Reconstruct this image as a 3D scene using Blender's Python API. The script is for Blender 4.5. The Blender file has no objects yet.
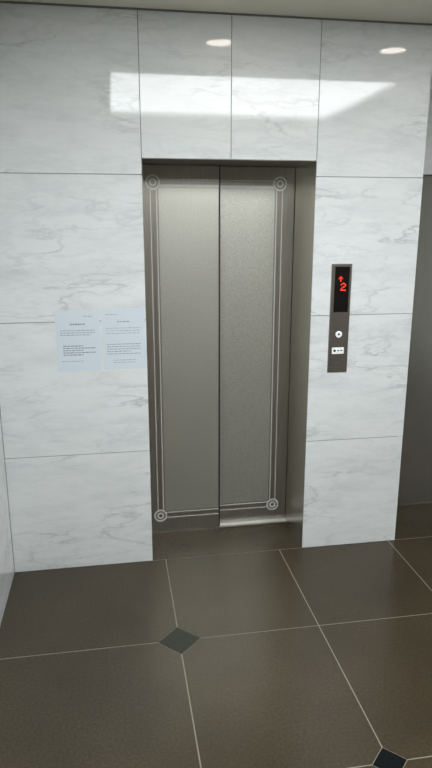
import bpy, math, random
from mathutils import Vector, Matrix
random.seed(4)
S=bpy.context.scene
try:
    S.view_settings.view_transform='Standard'; S.view_settings.look='None'
except Exception as e: print(e)

# ---------------------------------------------------------------- materials
def newmat(name):
    m=bpy.data.materials.new(name); m.use_nodes=True
    n=m.node_tree.nodes; l=m.node_tree.links
    return m,n,l,n['Principled BSDF']
def simple(name,col,rough=.5,metal=0,emit=None,es=0,spec=.5):
    m,n,l,b=newmat(name)
    b.inputs['Base Color'].default_value=(*col,1); b.inputs['Roughness'].default_value=rough
    b.inputs['Metallic'].default_value=metal; b.inputs['Specular IOR Level'].default_value=spec
    if emit:
        b.inputs['Emission Color'].default_value=(*emit,1); b.inputs['Emission Strength'].default_value=es
    return m
def ramp(n,stops,interp='LINEAR'):
    r=n.new('ShaderNodeValToRGB'); r.color_ramp.interpolation=interp
    e=r.color_ramp.elements
    while len(e)<len(stops): e.new(.5)
    for i,(p,c) in enumerate(stops):
        e[i].position=p; e[i].color=(*c,1)
    return r
def mix(n,l,a,b,f,mode='MIX'):
    x=n.new('ShaderNodeMix'); x.data_type='RGBA'; x.blend_type=mode
    if isinstance(f,(int,float)): x.inputs[0].default_value=f
    else: l.new(f,x.inputs[0])
    for k,v in ((6,a),(7,b)):
        if isinstance(v,tuple): x.inputs[k].default_value=(*v,1)
        else: l.new(v,x.inputs[k])
    return x.outputs[2]
def marble():
    m,n,l,b=newmat('marble_polished')
    tc=n.new('ShaderNodeTexCoord'); g=n.new('ShaderNodeNewGeometry')
    mul=n.new('ShaderNodeVectorMath'); mul.operation='SCALE'; mul.inputs[0].default_value=(7,13,9)
    l.new(g.outputs['Random Per Island'],mul.inputs['Scale'])
    add=n.new('ShaderNodeVectorMath'); add.operation='ADD'
    l.new(tc.outputs['Object'],add.inputs[0]); l.new(mul.outputs[0],add.inputs[1])
    mp=n.new('ShaderNodeMapping'); mp.inputs['Rotation'].default_value=(0,math.radians(48),0)
    mp.inputs['Scale'].default_value=(.55,1,2.2)
    l.new(add.outputs[0],mp.inputs['Vector'])
    def vein(scale,dist,det,w,rough=.55):
        t=n.new('ShaderNodeTexNoise'); t.inputs['Scale'].default_value=scale; t.inputs['Detail'].default_value=det
        t.inputs['Roughness'].default_value=rough; t.inputs['Distortion'].default_value=dist
        l.new(mp.outputs[0],t.inputs['Vector'])
        s=n.new('ShaderNodeMath'); s.operation='SUBTRACT'; s.inputs[1].default_value=.5; l.new(t.outputs[0],s.inputs[0])
        a=n.new('ShaderNodeMath'); a.operation='ABSOLUTE'; l.new(s.outputs[0],a.inputs[0])
        r=ramp(n,[(0,(1,1,1)),(w,(0,0,0))]); l.new(a.outputs[0],r.inputs[0]); return r.outputs[0]
    v1=vein(2.4,.2,6,.016,.55); v2=vein(5,.2,7,.03,.6)
    c=n.new('ShaderNodeTexNoise'); c.inputs['Scale'].default_value=3.5; c.inputs['Detail'].default_value=9; c.inputs['Roughness'].default_value=.74
    l.new(mp.outputs[0],c.inputs['Vector'])
    cr=ramp(n,[(.32,(.75,.78,.785)),(.54,(.865,.89,.89))]); l.new(c.outputs[0],cr.inputs[0])
    msk=n.new('ShaderNodeTexNoise'); msk.inputs['Scale'].default_value=2.6; l.new(add.outputs[0],msk.inputs['Vector'])
    mr=ramp(n,[(.43,(0,0,0)),(.66,(.85,.85,.85))]); l.new(msk.outputs[0],mr.inputs[0])
    f1=mix(n,l,(0,0,0),v1,mr.outputs[0]); f2=mix(n,l,(0,0,0),v2,mix(n,l,(.1,.1,.1),(.38,.38,.38),mr.outputs[0]))
    c1=mix(n,l,cr.outputs[0],(.54,.57,.575),f1)
    c2=mix(n,l,c1,(.57,.60,.605),f2)
    l.new(c2,b.inputs['Base Color']); b.inputs['Roughness'].default_value=.05; b.inputs['IOR'].default_value=1.58
    return m
def tile():
    m,n,l,b=newmat('floor_tile_taupe')
    tc=n.new('ShaderNodeTexCoord')
    t=n.new('ShaderNodeTexNoise'); t.inputs['Scale'].default_value=90; t.inputs['Detail'].default_value=5; t.inputs['Roughness'].default_value=.8
    l.new(tc.outputs['Object'],t.inputs['Vector'])
    r=ramp(n,[(.35,(.040,.030,.016)),(.65,(.072,.056,.032))]); l.new(t.outputs[0],r.inputs[0])
    t2=n.new('ShaderNodeTexNoise'); t2.inputs['Scale'].default_value=2.5; t2.inputs['Detail'].default_value=3; l.new(tc.outputs['Object'],t2.inputs['Vector'])
    r2=ramp(n,[(.3,(.78,.78,.78)),(.7,(1.06,1.06,1.06))]); l.new(t2.outputs[0],r2.inputs[0])
    l.new(mix(n,l,r.outputs[0],r2.outputs[0],1.0,'MULTIPLY'),b.inputs['Base Color'])
    b.inputs['Roughness'].default_value=.26
    b.inputs['Specular IOR Level'].default_value=.42
    bp=n.new('ShaderNodeBump'); bp.inputs['Strength'].default_value=.04; bp.inputs['Distance'].default_value=.002
    l.new(t.outputs[0],bp.inputs['Height']); l.new(bp.outputs[0],b.inputs['Normal'])
    return m
def steel(name,c0,c1,rough,scale=(60,60,1.5),metal=.85,smudge=0):
    m,n,l,b=newmat(name)
    tc=n.new('ShaderNodeTexCoord'); mp=n.new('ShaderNodeMapping'); mp.inputs['Scale'].default_value=scale
    l.new(tc.outputs['Object'],mp.inputs['Vector'])
    t=n.new('ShaderNodeTexNoise'); t.inputs['Scale'].default_value=4; t.inputs['Detail'].default_value=4; l.new(mp.outputs[0],t.inputs['Vector'])
    r=ramp(n,[(.3,c0),(.7,c1)]); l.new(t.outputs[0],r.inputs[0])
    l.new(r.outputs[0],b.inputs['Base Color']); b.inputs['Metallic'].default_value=metal; b.inputs['Roughness'].default_value=rough
    if smudge:
        t2=n.new('ShaderNodeTexNoise'); t2.inputs['Scale'].default_value=6; t2.inputs['Detail'].default_value=5
        l.new(tc.outputs['Object'],t2.inputs['Vector'])
        r2=ramp(n,[(.35,(rough-smudge,)*3),(.7,(rough+smudge,)*3)]); l.new(t2.outputs[0],r2.inputs[0]); l.new(r2.outputs[0],b.inputs['Roughness'])
    return m
M_marble=marble(); M_tile=tile()
M_joint=simple('marble_joint',(.20,.19,.17),.8)
M_grout=simple('floor_grout',(.26,.24,.18),.8)
M_cab=simple('floor_cabochon',(.020,.022,.016),.35,spec=.25)
M_cabd=simple('floor_cabochon_dark',(.003,.005,.006),.4,spec=.15)
M_steel=steel('steel_brushed',(.37,.35,.30),(.44,.42,.365),.33)
M_etch=steel('steel_etched',(.50,.49,.43),(.74,.73,.66),.42,(55,55,55),.8,.015)
M_line=steel('steel_polished_line',(.78,.77,.72),(.86,.85,.80),.45,metal=.3)
M_jamb=steel('steel_jamb',(.56,.53,.46),(.63,.60,.53),.24)
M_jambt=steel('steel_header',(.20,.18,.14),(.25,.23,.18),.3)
M_steel2=steel('steel_dull',(.52,.51,.48),(.62,.61,.57),.22,(60,60,1.0),.9)
M_dark=simple('dark_gap',(.02,.02,.018),.6)
M_sill=simple('aluminium_sill',(.85,.85,.83),.35,.4)
M_ceil=simple('ceiling_paint',(.76,.73,.62),.85)
M_paint=simple('wall_paint',(.62,.60,.56),.7)
M_paintw=simple('wall_paint_light',(.72,.71,.69),.5)
M_paper=simple('paper_sheet',(.72,.79,.86),.6)
M_ink=simple('ink_grey',(.38,.42,.48),.8)
M_inkd=simple('ink_dark',(.24,.27,.32),.8)
M_plate=steel('panel_plate',(.30,.275,.24),(.36,.335,.295),.32,(1.5,60,60))
M_glass=simple('display_glass',(.008,.006,.006),.12)
M_led=simple('led_red',(.5,.02,.01),.5,0,(1,.035,.012),2.8)
M_btn=simple('button_white',(.85,.88,.86),.3,0,(.9,1,.95),.2)
M_blk=simple('black_plastic',(.02,.02,.02),.4)
M_lite=simple('light_diffuser',(.9,.9,.9),.5,0,(.95,.985,1.0),9.2)
M_dl=simple('downlight_lamp',(.9,.9,.9),.5,0,(1,.9,.8),12)
M_trim=simple('white_trim',(.7,.7,.68),.5)

# ---------------------------------------------------------------- mesh helpers
class MB:
    def __init__(s): s.v=[];s.f=[];s.mi=[];s.m=[]
    def mat(s,m):
        if m not in s.m: s.m.append(m)
        return s.m.index(m)
    def add(s,vs,fs,m):
        o=len(s.v); s.v+=[tuple(v) for v in vs]; k=s.mat(m)
        for f in fs: s.f.append([i+o for i in f]); s.mi.append(k)
    def box(s,a,b,m):
        x0,y0,z0=a;x1,y1,z1=b
        s.add([(x0,y0,z0),(x1,y0,z0),(x1,y1,z0),(x0,y1,z0),(x0,y0,z1),(x1,y0,z1),(x1,y1,z1),(x0,y1,z1)],
          [(0,3,2,1),(4,5,6,7),(0,1,5,4),(1,2,6,5),(2,3,7,6),(3,0,4,7)],m)
    def prism(s,pts,z0,z1,m):
        k=len(pts)
        s.add([(x,y,z0) for x,y in pts]+[(x,y,z1) for x,y in pts],
          [list(range(k))[::-1],[i+k for i in range(k)]]+[(i,(i+1)%k,(i+1)%k+k,i+k) for i in range(k)],m)
    def ydisc(s,c,r,y0,y1,m,k=40,rin=0):
        vs=[];fs=[]
        for i in range(k):
            a=2*math.pi*i/k
            for rr,yy in ((r,y0),(r,y1),(rin,y0),(rin,y1)):
                vs.append((c[0]+rr*math.cos(a),yy,c[1]+rr*math.sin(a)))
        for i in range(k):
            j=(i+1)%k;a=i*4;b=j*4
            fs+=[(a,b,b+1,a+1),(a,a+2,b+2,b),(a+1,b+1,b+3,a+3)]
            if rin>0: fs.append((a+2,a+3,b+3,b+2))
        s.add(vs,fs,m)
    def zdisc(s,c,r,z0,z1,m,k=40,rin=0):
        vs=[];fs=[]
        for i in range(k):
            a=2*math.pi*i/k
            for rr,zz in ((r,z0),(r,z1),(rin,z0),(rin,z1)):
                vs.append((c[0]+rr*math.cos(a),c[1]+rr*math.sin(a),zz))
        for i in range(k):
            j=(i+1)%k;a=i*4;b=j*4
            fs+=[(a,b,b+1,a+1),(a,a+2,b+2,b),(a+1,b+1,b+3,a+3)]
            if rin>0: fs.append((a+2,a+3,b+3,b+2))
        s.add(vs,fs,m)
    def obj(s,name,parent=None,bevel=0):
        me=bpy.data.meshes.new(name); me.from_pydata(s.v,[],s.f)
        for m in s.m: me.materials.append(m)
        for p,k in zip(me.polygons,s.mi): p.material_index=k
        me.update()
        import bmesh
        bm=bmesh.new(); bm.from_mesh(me); bmesh.ops.recalc_face_normals(bm,faces=bm.faces); bm.to_mesh(me); bm.free()
        o=bpy.data.objects.new(name,me); S.collection.objects.link(o)
        if parent: o.parent=parent
        if bevel:
            b=o.modifiers.new('bevel','BEVEL'); b.width=bevel; b.segments=2; b.limit_method='ANGLE'
        return o
def empty(name,loc=(0,0,0)):
    o=bpy.data.objects.new(name,None); S.collection.objects.link(o); o.location=loc; o.empty_display_size=.2
    return o

# ---------------------------------------------------------------- dimensions
XL=-.564; OL,OR=.161,1.003; XP=1.561; OT=2.072; H=2.69; SB=.40
XR=4.3; YB=-6.0
J=[0,.637,1.32,2.0,H]; G=.0017
D1=.31; D2=.352

# front marble wall
w=MB()
def pan(x0,x1,z0,z1,y0=0,t=.03,gl=G,gr=G): w.box((x0+gl,y0,z0+G),(x1-gr,y0+t,z1-G),M_marble)
for a,b in zip(J[:-1],J[1:]):
    pan(XL,OL,a,b,gr=.0005 if b<=2 else G); pan(OR,XP,a,b,gl=.0005 if b<=2 else G)
MID=(OL+OR)/2
pan(OL,MID,OT,H); pan(MID,OR,OT,H)
for a,b in zip(J[:-1],J[1:]):        # pillar return
    w.box((XP-.03+.0,.032,a+G),(XP,SB,b-G),M_marble)
# backing
w.box((XL-.1,.003,0),(OL-.012,.55,H),M_joint)
w.box((OR+.012,.003,0),(XP-.031,.55,H),M_joint)
w.box((OL-.012,.003,OT+.012),(OR+.012,.55,H),M_joint)
# set back portion with second door opening
P2=XP+.06; Q2=P2+.842
w.box((P2-.031,SB+.0+.003,0),(P2-.012,.95,H),M_joint)
for a,b in zip(J[:-1],J[1:]):
    w.box((XP-.03,SB+G,a+G),(P2-G,SB+.03,b-G),M_marble)
    w.box((Q2+G,SB,a+G),(XR,SB+.03,b-G),M_marble)
w.box((P2+G,SB,2.045+G),((P2+Q2)/2-G,SB+.03,H-G),M_marble)
w.box(((P2+Q2)/2+G,SB,2.045+G),(Q2-G,SB+.03,H-G),M_marble)
w.box((Q2+.012,SB+.003,0),(XR,SB+.55,H),M_joint)
w.box((P2-.012,SB+.003,2.06),(Q2+.012,SB+.55,H),M_joint)
w.obj('wall_front')

# left wall (light marble cladding)
w=MB()
ys=[0-.001,-.9,-1.8,-2.7,-3.6,-4.5,-5.4,YB]
for a,b in zip(J[:-1],J[1:]):
    for y1,y0 in zip(ys[:-1],ys[1:]):
        w.box((XL-.03,y0+G,a+G),(XL,y1-G,b-G),M_marble)
w.box((XL-.1,YB,0),(XL-.003,-.001,H),M_joint)
w.obj('wall_left')
w=MB(); w.box((XR,YB,0),(XR+.1,SB+.55,H),M_paintw); w.obj('wall_right')
w=MB(); w.box((XL-.1,YB-.1,0),(XR+.1,YB,H),M_paint); w.obj('wall_rear')

# ---------------------------------------------------------------- floor
f=MB()
f.box((XL-.1,YB-.1,-.12),(XR+.1,1.0,-.0012),M_grout)
xs=[-1.3,-.62,.232,.872,1.52,2.165,2.81,3.455,4.10,4.75]
yy=[1.0,.005,-.69,-1.45,-2.21,-2.97,-3.73,-4.49,-5.25,-6.01]
g=.0026
def clip(p,f_):
    out=[]
    for i in range(len(p)):
        a=p[i];b=p[(i+1)%len(p)];fa=f_(a);fb=f_(b)
        if fa>=0: out.append(a)
        if (fa>=0)!=(fb>=0):
            t=fa/(fa-fb); out.append((a[0]+t*(b[0]-a[0]),a[1]+t*(b[1]-a[1])))
    return out
HD={}
for i,x in enumerate(xs):
    for j,y in enumerate(yy):
        if (i+j)%2==0 and j>1 and i>1: HD[(i,j)]=.093
HD[(3,3)]=.062
for i in range(len(xs)-1):
    for j in range(1,len(yy)-1):
        x0,x1=max(xs[i]+g,XL-.1),min(xs[i+1]-g,XR+.1); y0,y1=yy[j+1]+g,yy[j]-g
        if x1<=x0: continue
        p=[(x0,y0),(x1,y0),(x1,y1),(x0,y1)]
        for (ii,jj) in ((i,j),(i+1,j),(i,j+1),(i+1,j+1)):
            if (ii,jj) in HD:
                cx,cy=xs[ii],yy[jj]; h=HD[(ii,jj)]+g*1.4
                sx=1 if ii==i else -1; sy=1 if jj==j+1 else -1
                p=clip(p,lambda q:sx*(q[0]-cx)+sy*(q[1]-cy)-h)
        f.prism(p,-.0012,0,M_tile)
f.prism([(XL-.1,.005+g),(XR+.1,.005+g),(XR+.1,1.0),(XL-.1,1.0)],-.0012,0,M_tile)
for (i,j),h in HD.items():
    cx,cy=xs[i],yy[j]
    if cx-h<XL-.1 or cx+h>XR+.1 or cy-h<YB: continue
    f.prism([(cx-h,cy),(cx,cy-h),(cx+h,cy),(cx,cy+h)],-.0012,0,M_cabd if (i,j)==(3,3) else M_cab)
f.obj('floor')

# ---------------------------------------------------------------- ceiling
PX0,PX1,PY0,PY1=.03,2.0,-2.85,-1.21
c=MB()
c.box((XL-.1,PY1,H),(XR+.1,1.0,H+.1),M_ceil)
c.box((XL-.1,YB-.1,H),(XR+.1,PY0,H+.1),M_ceil)
c.box((XL-.1,PY0,H),(PX0,PY1,H+.1),M_ceil)
c.box((PX1,PY0,H),(XR+.1,PY1,H+.1),M_ceil)
c.obj('ceiling')
t=MB(); t.box((XL,-.010,H-.006),(XP,0,H),M_joint); t.obj('trim_1')
e=empty('ceiling_light_panel')
p=MB(); p.box((PX0+.02,PY0+.02,H+.03),(PX1-.02,PY1-.02,H+.05),M_lite); p.obj('diffuser',e)
p=MB()
p.box((PX0,PY0,H-.004),(PX0+.02,PY1,H+.06),M_trim); p.box((PX1-.02,PY0,H-.004),(PX1,PY1,H+.06),M_trim)
p.box((PX0,PY0,H-.004),(PX1,PY0+.02,H+.06),M_trim); p.box((PX0,PY1-.02,H-.004),(PX1,PY1,H+.06),M_trim)
p.obj('frame',e)
for (x,y) in ((.604,-.447),(1.552,-.447)):
    e=empty('recessed_downlight')
    p=MB(); p.zdisc((x,y),.085,H-.008,H,M_trim,rin=.070); p.obj('ring',e)
    p=MB(); p.zdisc((x,y),.070,H-.004,H-.001,M_dl,rin=.0); p.obj('lamp',e)

# ---------------------------------------------------------------- elevator doors
def elevator(x0,x1,yf,zt,d1,d2,plain=False):
    e=empty('elevator_door'); mid=(x0+x1)/2-.004
    MS=M_steel2 if plain else M_steel
    p=MB()
    p.box((x0-.012,yf+.0305,0),(x0+.001,yf+d2+.06,zt+.012),M_jamb)
    p.box((x0-.0004,yf+.002,0),(x0+.001,yf+.0305,zt),M_jamb)
    p.box((x1-.001,yf+.0305,0),(x1+.012,yf+d2+.06,zt+.012),M_jamb)
    p.box((x1-.001,yf+.002,0),(x1+.0004,yf+.0305,zt),M_jamb)
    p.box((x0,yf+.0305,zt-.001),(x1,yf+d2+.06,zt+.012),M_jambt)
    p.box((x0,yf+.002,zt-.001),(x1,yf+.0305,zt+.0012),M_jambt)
    p.obj('frame',e)
    p=MB(); p.box((x0,yf+d2+.03,0),(x1,yf+d2+.06,zt),M_dark); p.obj('shaft_cover',e)
    zb=.012
    p=MB(); p.box((x0+.002,yf+d1,zb),(mid,yf+d1+.03,zt-.002),MS); p.obj('left_leaf',e,.002)
    p=MB(); p.box((mid+.002,yf+d2,zb),(x1-.003,yf+d2+.028,zt-.002),MS); p.obj('right_leaf',e,.002)
    p=MB(); p.box((mid,yf+d1+.004,zb),(mid+.007,yf+d1+.03,zt-.002),M_dark); p.obj('edge_seal',e)
    p=MB(); p.box((x0,yf+d1-.004,0),(mid,yf+d2+.03,.010),M_jamb)
    p.box((mid,yf+d1+.012,0),(x1,yf+d2+.03,.011),M_sill)
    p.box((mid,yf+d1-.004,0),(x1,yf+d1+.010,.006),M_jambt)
    p.obj('sill',e)
    if plain: return e
    xa,xb=x0+.070,x1-.085; za,zc=.111,1.983*zt/2.07
    T=.0008
    def yy_(x): return yf+(d1 if x<mid else d2)
    p=MB()
    q=.028
    p.box((xa+q,yf+d1-T,za+q),(mid-.004,yf+d1,zc-q),M_etch)
    p.box((mid+.010,yf+d2-T,za+q),(xb-q,yf+d2,zc-q),M_etch)
    p.obj('etched_field',e)
    p=MB(); T=.0014; r=.034
    for off,wd in ((-.014,.004),(.018,.005)):
        p.box((xa+off-wd/2,yf+d1-T,za+r),(xa+off+wd/2,yf+d1,zc-r),M_line)
        p.box((xb-off-wd/2,yf+d2-T,za+r),(xb-off+wd/2,yf+d2,zc-r),M_line)
        for z,sg in ((za,1),(zc,-1)):
            zz=z+sg*off
            ww=wd*(3.0 if (sg<0 and off>0) else 1)
            p.box((xa+r,yf+d1-T,zz-ww/2),(mid-.003,yf+d1,zz+ww/2),M_line)
            p.box((mid+.010,yf+d2-T,zz-ww/2),(xb-r,yf+d2,zz+ww/2),M_line)
    for x in (xa,xb):
        for z in (za,zc):
            y=yy_(x)
            p.ydisc((x,z),.038,y-T,y,M_line,rin=.029)
            p.ydisc((x,z),.020,y-T,y,M_line,rin=.011)
    p.obj('etched_border',e)
    return e
elevator(OL,OR,0,OT,D1,D2)
elevator(P2,Q2,SB,2.045,.03,.07,True)

# ---------------------------------------------------------------- call panel
e=empty('elevator_call_panel')
x0,x1,z0,z1=1.103,1.209,1.02,1.582; xc=(x0+x1)/2
p=MB(); p.box((x0,-.008,z0),(x1,0,z1),M_plate); p.obj('face_plate',e,.0015)
p=MB(); p.box((x0+.017,-.0095,1.337),(x1-.012,-.007,1.567),M_glass); p.obj('display_window',e)
p=MB()
arrow=["00100","01110","10101","00100","00100","00100"]
two=["01110","10001","00001","00110","01000","10000","11111"]
def dots(rows,x,z,s,yy0=-.0105):
    for j,rw in enumerate(rows):
        for i,ch in enumerate(rw):
            if ch=='1': p.box((x+i*s,yy0,z-(j+1)*s),(x+(i+.75)*s,-.0094,z-(j+.25)*s),M_led)
dots(arrow,xc-.016,1.520,.0046); dots(two,xc-.003,1.486,.0056)
p.obj('floor_indicator',e)
p=MB(); p.ydisc((xc-.002,1.222),.021,-.0105,-.007,M_blk,rin=.018); p.ydisc((xc-.002,1.222),.018,-.012,-.007,M_btn,rin=.0001)
p.ydisc((xc-.002,1.222),.0055,-.0128,-.0118,M_blk,rin=.0001); p.obj('call_button',e)
p=MB(); p.box((xc-.034,-.0095,1.118),(xc+.03,-.007,1.152),M_btn)
p.box((xc-.026,-.0100,1.129),(xc-.014,-.0094,1.141),M_blk)
p.box((xc-.005,-.0100,1.132),(xc+.005,-.0094,1.138),M_blk); p.box((xc+.012,-.0100,1.132),(xc+.022,-.0094,1.138),M_blk); p.obj('label',e)
p=MB(); p.ydisc((xc-.002,1.065),.008,-.0095,-.007,M_jamb,rin=.0045); p.ydisc((xc-.002,1.065),.0045,-.009,-.007,M_blk,rin=.0001); p.obj('key_switch',e)

# ---------------------------------------------------------------- paper notices
def notice(x0,x1,z0,z1,kind):
    e=empty('paper_notice')
    p=MB(); p.box((x0,-.0012,z0),(x1,0,z1),M_paper); p.obj('sheet',e)
    p=MB(); T=-.0016
    def line(xa,xb,z,h,M=M_ink):
        x=xa
        while x<xb:
            wl=random.uniform(.006,.02); p.box((x,T,z),(min(x+wl,xb),-.0011,z+h),M); x+=wl+.0035
    m=.022
    if kind==0:
        line(x0+.07,x1-.07,z1-.070,.007,M_inkd)
        line(x1-.075,x1-.03,z1-.03,.003)
        for k in range(3): line(x0+m,x1-m-(.02 if k==2 else 0),z1-.098-k*.011,.003,M_inkd)
        for k in range(5): line(x0+m+.01,x1-m-(.0 if k%2 else .06),z1-.175-k*.011,.0045,M_inkd)
        line(x0+m,x1-.08,z0+.05,.003)
    else:
        line(x0+m,x0+.08,z1-.028,.003); line(x0+.075,x1-.075,z1-.065,.006)
        for k in range(3): line(x0+m,x1-m,z1-.095-k*.013,.0028)
        for k in range(5): line(x0+m,x1-m-(.05 if k==3 else 0),z1-.175-k*.012,.0028,M_inkd)
        for k in range(2): line(x0+.05,x1-.05,z0+.045-k*.012,.0028)
    p.obj('printed_text',e)
notice(-.276,-.066,1.073,1.373,0)
notice(-.056,.154,1.077,1.377,1)

# ---------------------------------------------------------------- world + camera
wd=bpy.data.worlds.new('World'); S.world=wd; wd.use_nodes=True
wd.node_tree.nodes['Background'].inputs[0].default_value=(.5,.55,.6,1)
wd.node_tree.nodes['Background'].inputs[1].default_value=.2
cam=bpy.data.cameras.new('camera'); co=bpy.data.objects.new('camera',cam); S.collection.objects.link(co)
cam.lens=29.39; cam.sensor_width=36; cam.sensor_fit='AUTO'
co.location=(0,-3.08,1.787); co.rotation_euler=(math.radians(75.5),0,math.radians(-9.4))
cam.clip_start=.02
S.camera=co
